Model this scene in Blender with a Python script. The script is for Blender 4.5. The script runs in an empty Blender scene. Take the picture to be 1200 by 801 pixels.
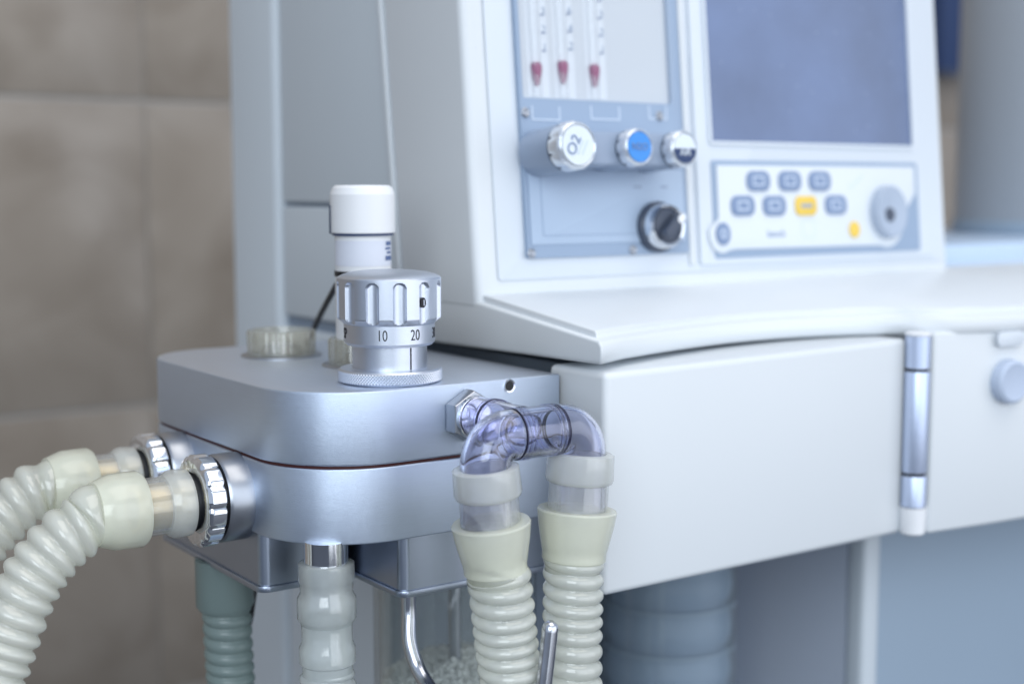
import bpy, bmesh, math, random
from mathutils import Vector, Matrix
random.seed(7)
R = math.radians
S = bpy.context.scene
COL = S.collection

# ------------------------------------------------------------------ camera
FPX = 1640.0                                  # focal length in photo pixels (1200 wide)
YAW, PITCH = R(55.0), R(6.35)
FWD = Vector((math.cos(YAW)*math.cos(PITCH), math.sin(YAW)*math.cos(PITCH), -math.sin(PITCH)))
RGT = Vector((math.sin(YAW), -math.cos(YAW), 0))
UPV = RGT.cross(FWD)
ZT = 0.95                                     # top of the breathing block above the floor
def ray(px, py): return FWD + RGT*((px-600)/FPX) - UPV*((py-400.5)/FPX)
CAM = Vector((0, 0, ZT)) - ray(457, 446)*(FPX*0.047/120)
def onp(px, py, ax, v):
    d = ray(px, py); return CAM + d*((v-CAM[ax])/d[ax])
cam_data = bpy.data.cameras.new('camera'); cam = bpy.data.objects.new('camera', cam_data); COL.objects.link(cam)
cam.matrix_world = Matrix(((RGT.x, UPV.x, -FWD.x, CAM.x), (RGT.y, UPV.y, -FWD.y, CAM.y), (RGT.z, UPV.z, -FWD.z, CAM.z), (0, 0, 0, 1)))
cam_data.sensor_width = 36; cam_data.lens = FPX/1200*36
cam_data.clip_start = 0.01; cam_data.clip_end = 50
cam_data.dof.use_dof = True; cam_data.dof.focus_distance = 0.612; cam_data.dof.aperture_fstop = 4.7
S.camera = cam

# ------------------------------------------------------------------ world and lamps
W = bpy.data.worlds.new('World'); S.world = W; W.use_nodes = True
bg = W.node_tree.nodes['Background']; bg.inputs[0].default_value = (0.68, 0.80, 1.0, 1); bg.inputs[1].default_value = 0.62
def area(name, loc, target, sx, sy, power, col):
    l = bpy.data.lights.new(name, 'AREA'); l.shape = 'RECTANGLE'; l.size = sx; l.size_y = sy; l.energy = power; l.color = col
    o = bpy.data.objects.new(name, l); COL.objects.link(o); o.location = loc
    o.rotation_euler = (Vector(target)-Vector(loc)).to_track_quat('-Z', 'Y').to_euler()
    return o
area('window_light', (1.75, -2.35, 1.25), (0.1, 0, 0.95), 2.2, 2.4, 21, (0.94, 0.96, 1.0))
area('ceiling_light', (0.35, -0.55, 2.7), (0.3, 0, 0.95), 1.6, 1.6, 16, (1.0, 0.94, 0.85))
area('side_fill_light', (-1.7, -2.1, 1.9), (0.0, 0.0, 0.92), 1.8, 1.8, 36, (0.86, 0.94, 1.0))  # unseen fill lamp added to brighten from front left
area('rear_window_light', (0.10, -2.55, 1.35), (0.10, 0.0, 1.2), 1.5, 2.3, 15, (0.90, 0.95, 1.0))
vs = S.view_settings; vs.view_transform = 'Standard'; vs.look = 'None'; vs.exposure = 0.11; vs.gamma = 1
S.render.engine = 'CYCLES'
cy = S.cycles; cy.use_denoising = True; cy.max_bounces = 20; cy.transparent_max_bounces = 24; cy.transmission_bounces = 12
cy.diffuse_bounces = 10; cy.glossy_bounces = 6; cy.sample_clamp_indirect = 6; cy.caustics_reflective = False; cy.blur_glossy = 0.5

# ------------------------------------------------------------------ materials
def mat(name, col, rough=0.5, metal=0.0, spec=0.5, coat=0.0, noise=0.0, nscale=40, bump=0.0, bscale=400, aniso=0.0,
        stretch=None, rvar=0.0, trans=0.0, ior=1.45, sss=0.0):
    m = bpy.data.materials.new(name); m.use_nodes = True; nt = m.node_tree; b = nt.nodes['Principled BSDF']
    b.inputs['Base Color'].default_value = (*col, 1); b.inputs['Roughness'].default_value = rough; b.inputs['Metallic'].default_value = metal
    b.inputs['Specular IOR Level'].default_value = spec; b.inputs['Coat Weight'].default_value = coat
    b.inputs['Transmission Weight'].default_value = trans; b.inputs['IOR'].default_value = ior; b.inputs['Anisotropic'].default_value = aniso
    if sss: b.inputs['Subsurface Weight'].default_value = sss; b.inputs['Subsurface Radius'].default_value = (.006, .006, .005); b.inputs['Subsurface Scale'].default_value = 1
    if noise or bump or rvar:
        tc = nt.nodes.new('ShaderNodeTexCoord'); mp = nt.nodes.new('ShaderNodeMapping'); nt.links.new(tc.outputs['Object'], mp.inputs[0])
        if stretch: mp.inputs['Scale'].default_value = stretch
    if noise or rvar:
        n = nt.nodes.new('ShaderNodeTexNoise'); n.inputs['Scale'].default_value = nscale; n.inputs['Detail'].default_value = 6
        nt.links.new(mp.outputs[0], n.inputs['Vector'])
    if noise:
        r = nt.nodes.new('ShaderNodeMix'); r.data_type = 'RGBA'
        r.inputs[6].default_value = (*[c*(1-noise) for c in col], 1); r.inputs[7].default_value = (*[min(1, c*(1+noise)) for c in col], 1)
        nt.links.new(n.outputs['Fac'], r.inputs[0]); nt.links.new(r.outputs[2], b.inputs['Base Color'])
    if rvar:
        q = nt.nodes.new('ShaderNodeMapRange'); q.inputs['To Min'].default_value = max(0.02, rough-rvar); q.inputs['To Max'].default_value = rough+rvar
        nt.links.new(n.outputs['Fac'], q.inputs['Value']); nt.links.new(q.outputs[0], b.inputs['Roughness'])
    if bump:
        n2 = nt.nodes.new('ShaderNodeTexNoise'); n2.inputs['Scale'].default_value = bscale; n2.inputs['Detail'].default_value = 3
        nt.links.new(mp.outputs[0], n2.inputs['Vector'])
        bp = nt.nodes.new('ShaderNodeBump'); bp.inputs['Strength'].default_value = bump; bp.inputs['Distance'].default_value = 0.0006
        nt.links.new(n2.outputs['Fac'], bp.inputs['Height']); nt.links.new(bp.outputs[0], b.inputs['Normal'])
    return m
def thin(name, col, clear, rough=0.25, spec=0.5, tint=(1, 1, 1), trl=0.5, var=.15, gl0=.03, gl1=.5, groove=None):
    """a thin translucent wall: part clear, part milky"""
    m = bpy.data.materials.new(name); m.use_nodes = True; nt = m.node_tree; N = nt.nodes; L = nt.links
    b = N['Principled BSDF']; out = N['Material Output']
    b.inputs['Base Color'].default_value = (*col, 1); b.inputs['Roughness'].default_value = rough; b.inputs['Specular IOR Level'].default_value = spec
    tl = N.new('ShaderNodeBsdfTranslucent'); tl.inputs[0].default_value = (*col, 1)
    tp = N.new('ShaderNodeBsdfTransparent'); tp.inputs[0].default_value = (*tint, 1)
    gl = N.new('ShaderNodeBsdfGlossy'); gl.inputs['Roughness'].default_value = rough*0.6
    m1 = N.new('ShaderNodeMixShader'); m1.inputs[0].default_value = trl; L.new(b.outputs[0], m1.inputs[1]); L.new(tl.outputs[0], m1.inputs[2])
    m2 = N.new('ShaderNodeMixShader'); L.new(m1.outputs[0], m2.inputs[1]); L.new(tp.outputs[0], m2.inputs[2])
    tc = N.new('ShaderNodeTexCoord'); n = N.new('ShaderNodeTexNoise'); n.inputs['Scale'].default_value = 60; n.inputs['Detail'].default_value = 4
    L.new(tc.outputs['Object'], n.inputs['Vector'])
    q = N.new('ShaderNodeMapRange'); q.inputs['To Min'].default_value = clear*(1-var); q.inputs['To Max'].default_value = min(1, clear*(1+var))
    L.new(n.outputs['Fac'], q.inputs['Value']); L.new(q.outputs[0], m2.inputs[0])
    if groove is not None:       # thick milky ribs, thinner and clearer wall between them
        at = N.new('ShaderNodeAttribute'); at.attribute_name = 'rib'; g = N.new('ShaderNodeMapRange'); g.inputs['From Min'].default_value = .25; g.inputs['From Max'].default_value = .85; g.inputs['To Min'].default_value = groove; g.inputs['To Max'].default_value = clear
        L.new(at.outputs['Fac'], g.inputs['Value']); L.new(g.outputs[0], m2.inputs[0])
    lw = N.new('ShaderNodeLayerWeight'); lw.inputs[0].default_value = .5; pw = N.new('ShaderNodeMath'); pw.operation = 'POWER'; pw.inputs[1].default_value = 4.5; L.new(lw.outputs['Facing'], pw.inputs[0])
    fr = N.new('ShaderNodeMath'); fr.operation = 'MULTIPLY_ADD'; fr.inputs[1].default_value = gl1; fr.inputs[2].default_value = gl0; L.new(pw.outputs[0], fr.inputs[0])
    m3 = N.new('ShaderNodeMixShader'); L.new(fr.outputs[0], m3.inputs[0]); L.new(m2.outputs[0], m3.inputs[1]); L.new(gl.outputs[0], m3.inputs[2])
    L.new(m3.outputs[0], out.inputs[0])
    return m
M = {}
M['white'] = mat('white_painted_shell', (.68, .71, .735), .38, noise=.02, nscale=9, bump=.05, bscale=900)
M['offwhite'] = mat('pale_grey_painted_panel', (.60, .65, .69), .42, noise=.03, nscale=7, bump=.06, bscale=900)
M['core'] = mat('blue_grey_core', (.24, .29, .36), .6, noise=.1)
M['cabinet'] = mat('blue_grey_cabinet', (.30, .38, .47), .5, noise=.05, nscale=5, bump=.05, bscale=700)
M['cabside'] = mat('grey_cabinet_side', (.56, .61, .70), .5, noise=.05, nscale=5)
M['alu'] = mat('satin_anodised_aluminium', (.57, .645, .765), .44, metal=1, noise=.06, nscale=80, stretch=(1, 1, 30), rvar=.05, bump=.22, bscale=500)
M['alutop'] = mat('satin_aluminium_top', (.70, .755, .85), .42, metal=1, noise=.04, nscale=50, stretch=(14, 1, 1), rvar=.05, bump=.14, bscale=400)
M['alubox'] = mat('shaded_aluminium_box', (.37, .415, .50), .32, metal=1, noise=.02, nscale=60, stretch=(1, 1, 14), rvar=.015)  # darker aluminium copy, dark reflections under the block put into its colour
M['knob'] = mat('bead_blasted_aluminium', (.63, .67, .75), .38, metal=1, noise=.02, nscale=200, bump=.06, bscale=1500)
M['steel'] = mat('turned_steel', (.40, .42, .46), .32, metal=1, rvar=.08, nscale=80)
M['chrome'] = mat('polished_chrome', (.78, .80, .84), .07, metal=1, rvar=.03, nscale=50)
M['satin'] = mat('satin_white_metal', (.74, .78, .84), .3, metal=.7)
M['rod'] = mat('brushed_steel_rod', (.58, .60, .65), .2, metal=1)
M['brass'] = mat('dull_brass_insert', (.56, .43, .17), .38, metal=.8, noise=.2, nscale=90)
M['black'] = mat('black_rubber', (.012, .013, .016), .45)
M['ink'] = mat('black_ink', (.02, .02, .025), .6)
M['redseal'] = mat('dark_red_seal', (.05, .008, .008), .5)
M['hose'] = thin('milky_silicone_hose', (.98, .993, .925), .44, rough=.06, tint=(.992, .996, .955), spec=.2, trl=.32, gl0=.075, gl1=.5, groove=.60)
M['cleartube'] = thin('clear_bluish_silicone', (.93, .975, .965), .60, rough=.07, tint=(.985, .995, .99), spec=.2, trl=.45, gl0=.08, gl1=.6)
M['cuff'] = thin('milky_silicone_cuff', (.98, .985, .875), .48, rough=.2, tint=(.992, .994, .95), spec=.2, trl=.28, gl0=.04)
M['sleeve'] = thin('frosted_silicone_sleeve', (.97, .985, .95), .58, rough=.16, tint=(.99, .995, .98), spec=.2, trl=.28, gl0=.06)
M['clearmid'] = thin('clear_silicone_wall', (.95, .97, .97), .78, rough=.08, tint=(.99, .99, .985), spec=.2, trl=.3, gl0=.06, var=.03)
M['rearhose'] = thin('shaded_grey_green_hose', (.38, .48, .47), .10, rough=.4, gl1=.2)  # shade under the block darkened into the hose colour
M['dome'] = thin('yellowed_clear_dome', (.88, .86, .76), .72, rough=.06, tint=(.985, .98, .94), gl0=.07, gl1=.8)
M['elbow'] = mat('violet_clear_polycarbonate', (.82, .83, .955), .05, trans=1.0, ior=1.5)
M['oring'] = mat('dark_swivel_seal', (.03, .03, .07), .3)
M['acryl'] = thin('clear_acrylic_wall', (.7, .74, .74), .90, rough=.05, tint=(.96, .975, .97), var=.03, gl0=.06, gl1=.9)
M['granule'] = mat('soda_lime_granules', (.80, .81, .79), .8, noise=.2, nscale=500)
M['sensor'] = mat('white_plastic', (.80, .81, .83), .38)
M['sensorlabel'] = mat('printed_label_paper', (.70, .73, .82), .5)
M['blueprint'] = mat('blue_grey_print', (.10, .15, .30), .6)
M['frontp'] = mat('white_front_panel', (.665, .71, .765), .42, noise=.015, nscale=10)
M['flow'] = mat('powder_blue_panel', (.30, .385, .515), .42, noise=.02, nscale=20)
M['flowlite'] = mat('light_blue_panel', (.42, .515, .65), .42, noise=.02, nscale=20)
M['window'] = mat('flowmeter_backing', (.56, .60, .65), .5, noise=.02, nscale=4)
M['line'] = mat('pale_line_print', (.62, .70, .80), .5)
M['tubeglass'] = thin('flow_tube_glass', (.85, .9, .95), .84, rough=.1, var=.03, gl0=.06, gl1=.5)
M['float'] = mat('crimson_float', (.30, .07, .17), .4)
M['bar'] = mat('grey_blue_knob_bar', (.29, .355, .47), .32, noise=.03)
M['whiteface'] = mat('white_dial_face', (.72, .78, .84), .4)
M['blueface'] = mat('bright_blue_dial_face', (.05, .27, .72), .4)
M['navy'] = mat('navy_print', (.02, .045, .13), .45)
M['darkgrey'] = mat('dark_grey_plastic', (.06, .075, .11), .35)
M['screen'] = mat('display_glass_painted_reflection', (.095, .165, .36), .14, noise=.25, nscale=9, coat=.2)
def add_specks(m, scale, thr, col):
    nt = m.node_tree; N = nt.nodes; L = nt.links; b = N['Principled BSDF']
    tc = N.new('ShaderNodeTexCoord'); v = N.new('ShaderNodeTexVoronoi'); v.inputs['Scale'].default_value = scale; L.new(tc.outputs['Object'], v.inputs['Vector'])
    lt = N.new('ShaderNodeMapRange'); lt.inputs['From Min'].default_value = thr; lt.inputs['From Max'].default_value = thr*.5; L.new(v.outputs['Distance'], lt.inputs['Value'])
    rn = N.new('ShaderNodeMath'); rn.operation = 'GREATER_THAN'; rn.inputs[1].default_value = .62; sp = N.new('ShaderNodeSeparateColor'); L.new(v.outputs['Color'], sp.inputs[0]); L.new(sp.outputs[0], rn.inputs[0])
    ml = N.new('ShaderNodeMath'); ml.operation = 'MULTIPLY'; L.new(lt.outputs[0], ml.inputs[0]); L.new(rn.outputs[0], ml.inputs[1])
    mx = N.new('ShaderNodeMix'); mx.data_type = 'RGBA'; L.new(ml.outputs[0], mx.inputs[0]); mx.inputs[7].default_value = (*col, 1)
    old = b.inputs['Base Color']
    if old.is_linked: L.new(old.links[0].from_socket, mx.inputs[6])
    else: mx.inputs[6].default_value = old.default_value
    L.new(mx.outputs[2], b.inputs['Base Color'])
add_specks(M['white'], 55, .016, (.34, .36, .38))
M['screen'] = mat('display_glass_painted_reflection', (.115, .165, .30), .16, noise=.5, nscale=12, rvar=.10, coat=.35)  # blue, mottled room reflection painted into the glass colour
add_specks(M['screen'], 160, .10, (.30, .36, .50))
M['keyplate'] = mat('pale_keypad_plate', (.68, .72, .76), .45)
M['key'] = mat('grey_blue_key', (.21, .28, .43), .5)
M['yellow'] = mat('yellow_key', (.80, .55, .09), .45)
M['hinge'] = mat('blue_satin_hinge', (.60, .68, .86), .42, metal=.8)
M['belly'] = mat('blue_bellows', (.30, .39, .53), .4)
M['button'] = mat('dull_blue_button', (.48, .55, .68), .5)
M['dialgrey'] = mat('pale_grey_dial', (.38, .44, .54), .45)
M['tank'] = mat('grey_painted_tank', (.34, .37, .41), .35, noise=.03, nscale=6)
M['shelf'] = mat('pale_blue_shelf', (.50, .62, .78), .3)
M['grout'] = mat('light_grout', (.40, .375, .35), .9, noise=.1, nscale=60, bump=.4, bscale=300)
M['floor'] = mat('grey_vinyl_floor', (.09, .095, .11), .5, noise=.1, nscale=20)
def tile_mat():
    m = bpy.data.materials.new('beige_marbled_tile'); m.use_nodes = True; nt = m.node_tree; N = nt.nodes; L = nt.links; b = N['Principled BSDF']
    b.inputs['Roughness'].default_value = .20
    oi = N.new('ShaderNodeObjectInfo'); g = N.new('ShaderNodeNewGeometry'); ad = N.new('ShaderNodeVectorMath'); ad.operation = 'MULTIPLY_ADD'
    ad.inputs[1].default_value = (1, 1, 1); L.new(g.outputs['Position'], ad.inputs[0])
    cx = N.new('ShaderNodeCombineXYZ'); mu = N.new('ShaderNodeMath'); mu.operation = 'MULTIPLY'; mu.inputs[1].default_value = 20
    L.new(oi.outputs['Random'], mu.inputs[0]); L.new(mu.outputs[0], cx.inputs[0]); L.new(mu.outputs[0], cx.inputs[2]); L.new(cx.outputs[0], ad.inputs[2])
    n = N.new('ShaderNodeTexNoise'); n.inputs['Scale'].default_value = 7; n.inputs['Detail'].default_value = 7; n.inputs['Distortion'].default_value = 1.4
    L.new(ad.outputs[0], n.inputs['Vector'])
    cr = N.new('ShaderNodeValToRGB'); cr.color_ramp.elements[0].position = .3; cr.color_ramp.elements[1].position = .72
    cr.color_ramp.elements[0].color = (.285, .24, .197, 1); cr.color_ramp.elements[1].color = (.40, .347, .295, 1)
    L.new(n.outputs['Fac'], cr.inputs[0]); L.new(cr.outputs[0], b.inputs['Base Color'])
    return m
M['tile'] = tile_mat()

# ------------------------------------------------------------------ mesh helpers
def finish(name, bm, m, parent=None, smooth=40, recalc=True):
    if recalc: bmesh.ops.recalc_face_normals(bm, faces=bm.faces)
    me = bpy.data.meshes.new(name); bm.to_mesh(me); bm.free()
    if smooth:
        me.shade_smooth(); me.set_sharp_from_angle(angle=R(smooth))
    me.materials.append(M[m] if isinstance(m, str) else m)
    o = bpy.data.objects.new(name, me); COL.objects.link(o)
    if parent is not None: o.parent = parent
    return o
def thing(name, label, cat, loc=(0, 0, 0), rz=0, group=None):
    o = bpy.data.objects.new(name, None); COL.objects.link(o); o.location = loc; o.rotation_euler = (0, 0, rz)
    o.empty_display_size = .02; o['label'] = label; o['category'] = cat
    if group: o['group'] = group
    return o
def put(o, mw):           # give a part a world matrix under a parent that sits at its own location
    bpy.context.view_layer.update()
    o.matrix_world = mw
    return o
def bevel(bm, w, seg=3, ang=30):
    es = [e for e in bm.edges if len(e.link_faces) == 2 and e.calc_face_angle(0) > R(ang)]
    if es and w > 0: bmesh.ops.bevel(bm, geom=es, offset=w, segments=seg, profile=.5, affect='EDGES', clamp_overlap=True)
def box_bm(x0, x1, y0, y1, z0, z1, bv=0, seg=3):
    bm = bmesh.new(); bmesh.ops.create_cube(bm, size=1)
    for v in bm.verts:
        v.co = Vector((x0+(v.co.x+.5)*(x1-x0), y0+(v.co.y+.5)*(y1-y0), z0+(v.co.z+.5)*(z1-z0)))
    bevel(bm, bv, seg); return bm
def prism_bm(poly, z0, z1, bv=0, seg=2, ang=50):
    """2D outline (counter-clockwise) raised from z0 to z1, top and bottom rims bevelled"""
    bm = bmesh.new(); a = [bm.verts.new((x, y, z0)) for x, y in poly]; b = [bm.verts.new((x, y, z1)) for x, y in poly]
    bm.faces.new(a[::-1]); bm.faces.new(b); n = len(poly)
    for i in range(n): bm.faces.new((a[i], a[(i+1) % n], b[(i+1) % n], b[i]))
    bmesh.ops.recalc_face_normals(bm, faces=bm.faces)
    if bv:
        es = [e for e in bm.edges if abs(e.verts[0].co.z-e.verts[1].co.z) < 1e-9 and e.calc_face_angle(0) > R(30)]
        bmesh.ops.bevel(bm, geom=es, offset=bv, segments=seg, profile=.5, affect='EDGES', clamp_overlap=True)
    return bm
def rrect(x0, y0, x1, y1, r, n=6):
    r = min(r, (x1-x0)/2-1e-6, (y1-y0)/2-1e-6); p = []
    for cx, cy, a in ((x1-r, y0+r, -90), (x1-r, y1-r, 0), (x0+r, y1-r, 90), (x0+r, y0+r, 180)):
        for k in range(n+1):
            t = R(a+90*k/n); p.append((cx+r*math.cos(t), cy+r*math.sin(t)))
    return p
def circle(cx, cy, rx, ry=None, n=32):
    ry = ry or rx
    return [(cx+rx*math.cos(2*math.pi*k/n), cy+ry*math.sin(2*math.pi*k/n)) for k in range(n)]
def frame_of(origin, d):
    d = Vector(d).normalized(); q = d.to_track_quat('Z', 'Y'); return Matrix.Translation(origin) @ q.to_matrix().to_4x4()
def lathe_bm(prof, segs=48, rfun=None, closed=False, mw=None):
    """profile of (z, r) turned about Z; r == 0 ends close; rfun(r, theta, z) may modulate"""
    bm = bmesh.new(); rings = []
    for z, r in prof:
        if r < 1e-9: rings.append([bm.verts.new((0, 0, z))]); continue
        ring = []
        for k in range(segs):
            t = 2*math.pi*k/segs; rr = rfun(r, t, z) if rfun else r
            ring.append(bm.verts.new((rr*math.cos(t), rr*math.sin(t), z)))
        rings.append(ring)
    pairs = list(zip(rings, rings[1:]))
    if closed: pairs.append((rings[-1], rings[0]))
    for a, b in pairs:
        for k in range(segs):
            j = (k+1) % segs
            if len(a) == 1 and len(b) == 1: continue
            if len(a) == 1: bm.faces.new((a[0], b[k], b[j]))
            elif len(b) == 1: bm.faces.new((a[k], a[j], b[0]))
            else: bm.faces.new((a[k], a[j], b[j], b[k]))
    if mw is not None: bmesh.ops.transform(bm, matrix=mw, verts=bm.verts)
    return bm
def smooth_path(pts, n=14):
    pts = [Vector(p) for p in pts]; P = [pts[0]*2-pts[1]] + pts + [pts[-1]*2-pts[-2]]; out = []
    for i in range(1, len(P)-2):
        a, b, c, d = P[i-1:i+3]
        for k in range(n):
            t = k/n; out.append(.5*((2*b)+(c-a)*t+(2*a-5*b+4*c-d)*t*t+(3*b-a-3*c+d)*t**3))
    return out+[pts[-1]]
def resample(path, ds):
    out = [path[0]]; acc = 0.0
    for a, b in zip(path, path[1:]):
        l = (b-a).length
        while acc+l >= ds:
            t = (ds-acc)/l; a = a.lerp(b, t); out.append(a.copy()); l = (b-a).length; acc = 0.0
        acc += l
    return out
def sweep_bm(path, rfun, segs=24, caps=False, start=0.0):
    bm = bmesh.new(); n = len(path); rings = []; s = start
    t0 = (path[1]-path[0]).normalized(); ref = Vector((0, 1, 0)) if abs(t0.y) < .8 else Vector((1, 0, 0)); u = (ref-t0*ref.dot(t0)).normalized()
    for i, p in enumerate(path):
        t = (path[min(i+1, n-1)]-path[max(i-1, 0)]).normalized(); u = (u-t*u.dot(t)).normalized(); v = t.cross(u)
        if i: s += (p-path[i-1]).length
        rings.append([bm.verts.new(p+(u*math.cos(a)+v*math.sin(a))*rfun(s, a)) for a in (2*math.pi*k/segs for k in range(segs))])
    for a, b in zip(rings, rings[1:]):
        for k in range(segs): bm.faces.new((a[k], a[(k+1) % segs], b[(k+1) % segs], b[k]))
    if caps: bm.faces.new(rings[0][::-1]); bm.faces.new(rings[-1])
    return bm
def text_mesh(s, size, depth=0.0002, align='CENTER'):
    cu = bpy.data.curves.new('t', 'FONT'); cu.body = s; cu.size = size; cu.extrude = depth/2; cu.align_x = align; cu.align_y = 'CENTER'; cu.resolution_u = 4
    o = bpy.data.objects.new('t', cu); COL.objects.link(o); dg = bpy.context.evaluated_depsgraph_get(); dg.update()
    me = bpy.data.meshes.new_from_object(o.evaluated_get(dg)); bm = bmesh.new(); bm.from_mesh(me)
    bpy.data.objects.remove(o); bpy.data.curves.remove(cu); bpy.data.meshes.remove(me)
    return bm

# ------------------------------------------------------------------ anchor measures (metres)
BR = onp(655, 437, 2, ZT); XD = BR.x; YF = -0.0255
XL = -0.0578; YB = 0.171
ZS, ZB, ZLOW = .9165, .8822, .8548            # split line, block bottom, lower housings' bottom
YDOOR = -.0575; ZDB = .8485

# ------------------------------------------------------------------ setting: floor and tiled wall
o = finish('floor', box_bm(-7, 7, -8, 1.2, -.05, 0), 'floor', smooth=0); o['kind'] = 'structure'; o['label'] = 'grey floor under the machine'
YW = .90
wall = finish('wall', box_bm(-7, 7, YW, YW+.1, 0, 2.8), 'grout', smooth=0); wall['kind'] = 'structure'; wall['label'] = 'beige tiled wall with pale grout'
TW, TH, G, GV = .40, .324, .0055, .002
tbm = box_bm(0, TW-GV, -.0022, 0, 0, TH-G, .0009, 2); tile0 = finish('tile', tbm, 'tile', wall); first = True
for j in range(-2, 4):
    for i in range(-6, 7):
        off = 0.0
        x = .222+off+i*TW-TW; z = .804+j*TH
        if z < -.05 or z+TH > 2.45 or x+TW > 3 or x < -2.6: continue
        t = tile0 if first else tile0.copy()
        if not first: COL.objects.link(t); t.parent = wall
        first = False
        t.location = (x+GV/2, YW+random.uniform(-.0003, .0002), z+G/2)

# ------------------------------------------------------------------ anaesthesia machine
mach = thing('anesthesia_machine', 'large white anesthesia machine with slanted control console and curved worktop', 'medical machine', (.3, .15, 0))
def mpart(name, bm, m, parent=None, smooth=40):
    o = finish(name, bm, m, parent or mach, smooth)
    o.matrix_parent_inverse = Matrix.Translation(-Vector((.3, .15, 0)))
    return o
def msub(name, bm, m, par, smooth=40):
    o = finish(name, bm, m, par, smooth); return o
# panel plane
P0 = onp(560, 352, 0, XD); P1 = onp(540, 0, 0, XD)
EV = (P1-P0).normalized(); EN = Vector((1, 0, 0)).cross(EV)
PM = Matrix(((1, 0, 0, P0.x), (0, EV.y, EN.y, P0.y), (0, EV.z, EN.z, P0.z), (0, 0, 0, 1)))
def pan(px, py, h=0.0):
    d = ray(px, py); o = P0+EN*h; p = CAM+d*((o-CAM).dot(EN)/d.dot(EN))-P0
    return p.x, p.dot(EV)
def ppart(name, bm, m, parent=None, smooth=40):
    bmesh.ops.transform(bm, matrix=PM, verts=bm.verts)
    return mpart(name, bm, m, None, smooth) if parent is None else msub(name, bm, m, parent, smooth)
XR = XD+.379                                   # right end of the console
# console body with the wedge-shaped worktop base: YZ profiles lofted along X
lip = [(XD, -.0557), (.102, -.0455), (.125, -.0388), (.147, -.0332), (.169, -.0289), (.187, -.0262), (.205, -.0252), (.222, -.0256), (.240, -.0272), (.258, -.031),
       (.275, -.0362), (.290, -.0435), (.300, -.0535), (.306, -.0635), (.318, -.0700), (.345, -.0745), (.40, -.080), (.46, -.086), (.62, -.10)]
def yl(x):
    for (a, ya), (b, yb) in zip(lip, lip[1:]):
        if x <= b: return ya+(yb-ya)*(x-a)/(b-a)
    return lip[-1][1]
bm = bmesh.new(); rows = []
for x, y in lip:
    yr = .125
    prof = [(yr, .9535), (y+.002, .9572), (y, .9592), (y, .9655), (y+.0025, .9683), (P0.y+.02, .9815), (yr, .9815)]
    rows.append([bm.verts.new((x, a, b)) for a, b in prof])
for a, b in zip(rows, rows[1:]):
    n = len(a)
    for k in range(n): bm.faces.new((a[k], a[(k+1) % n], b[(k+1) % n], b[k]))
bm.faces.new(rows[0][::-1]); bm.faces.new(rows[-1])
bmesh.ops.recalc_face_normals(bm, faces=bm.faces)
es = [e for e in bm.edges if abs(e.verts[0].co.x-XD) < 1e-6 and abs(e.verts[1].co.x-XD) < 1e-6]
bmesh.ops.bevel(bm, geom=es, offset=.0016, segments=3, profile=.5, affect='EDGES', clamp_overlap=True)
mpart('worktop_base', bm, 'white', smooth=50)
# raised worktop slab
bm = bmesh.new(); rows = []
xs = [XD+.0035]+[p[0] for p in lip[1:]]
for x in xs:
    y = yl(x)+.0065
    def zt(yy): return .9683+(yy-(yl(x)+.0025))*(.9815-.9683)/(P0.y+.02-yl(x)-.0025)
    y1 = P0.y+.004
    prof = [(y, zt(y)-.001), (y, zt(y)+.0022), (y+.0018, zt(y)+.0036), (y1, zt(y1)+.0036), (y1, zt(y1)-.001)]
    rows.append([bm.verts.new((x, a, b)) for a, b in prof])
for a, b in zip(rows, rows[1:]):
    n = len(a)
    for k in range(n): bm.faces.new((a[k], a[(k+1) % n], b[(k+1) % n], b[k]))
bm.faces.new(rows[0][::-1]); bm.faces.new(rows[-1])
bmesh.ops.recalc_face_normals(bm, faces=bm.faces)
es = [e for e in bm.edges if abs(e.verts[0].co.x-xs[0]) < 1e-6 and abs(e.verts[1].co.x-xs[0]) < 1e-6]
bmesh.ops.bevel(bm, geom=es, offset=.0012, segments=3, profile=.5, affect='EDGES', clamp_overlap=True)
mpart('worktop', bm, 'white', smooth=50)
# upright console shell, leaning face
HT = .34
def leany(z): return P0.y+(z-P0.z)*EV.y/EV.z
ztop = 1.30; zb0 = .9775
seam_b, seam_t = onp(464, 240, 0, XD), onp(447, 0, 0, XD)
def seamy(z): return seam_b.y+(z-seam_b.z)*(seam_t.y-seam_b.y)/(seam_t.z-seam_b.z)
bm = bmesh.new()
prof = [(leany(zb0), zb0), (leany(ztop), ztop), (seamy(ztop), ztop), (seamy(zb0), zb0), (seamy(.954), .9545), (.085, .9545), (.085, zb0)]
prof = [(leany(zb0), zb0), (leany(ztop), ztop), (seamy(ztop), ztop), (seamy(zb0), zb0)]
a = [bm.verts.new((XD-.0004, y, z)) for y, z in prof]; b = [bm.verts.new((XR, y, z)) for y, z in prof]
bm.faces.new(a); bm.faces.new(b[::-1])
for k in range(4): bm.faces.new((a[k], a[(k+1) % 4], b[(k+1) % 4], b[k]))
bmesh.ops.recalc_face_normals(bm, faces=bm.faces)
es = [e for e in bm.edges if abs((e.verts[0].co-e.verts[1].co).x) < 1e-6 and abs((e.verts[0].co-e.verts[1].co).z) > .1]
bmesh.ops.bevel(bm, geom=es, offset=.0045, segments=5, profile=.5, affect='EDGES')
mpart('console_shell', bm, 'white', smooth=50)
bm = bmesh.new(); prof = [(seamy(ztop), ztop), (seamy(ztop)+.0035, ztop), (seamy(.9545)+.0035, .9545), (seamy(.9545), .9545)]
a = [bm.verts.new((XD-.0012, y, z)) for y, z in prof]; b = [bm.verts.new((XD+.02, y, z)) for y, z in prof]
bm.faces.new(a); bm.faces.new(b[::-1])
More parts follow.
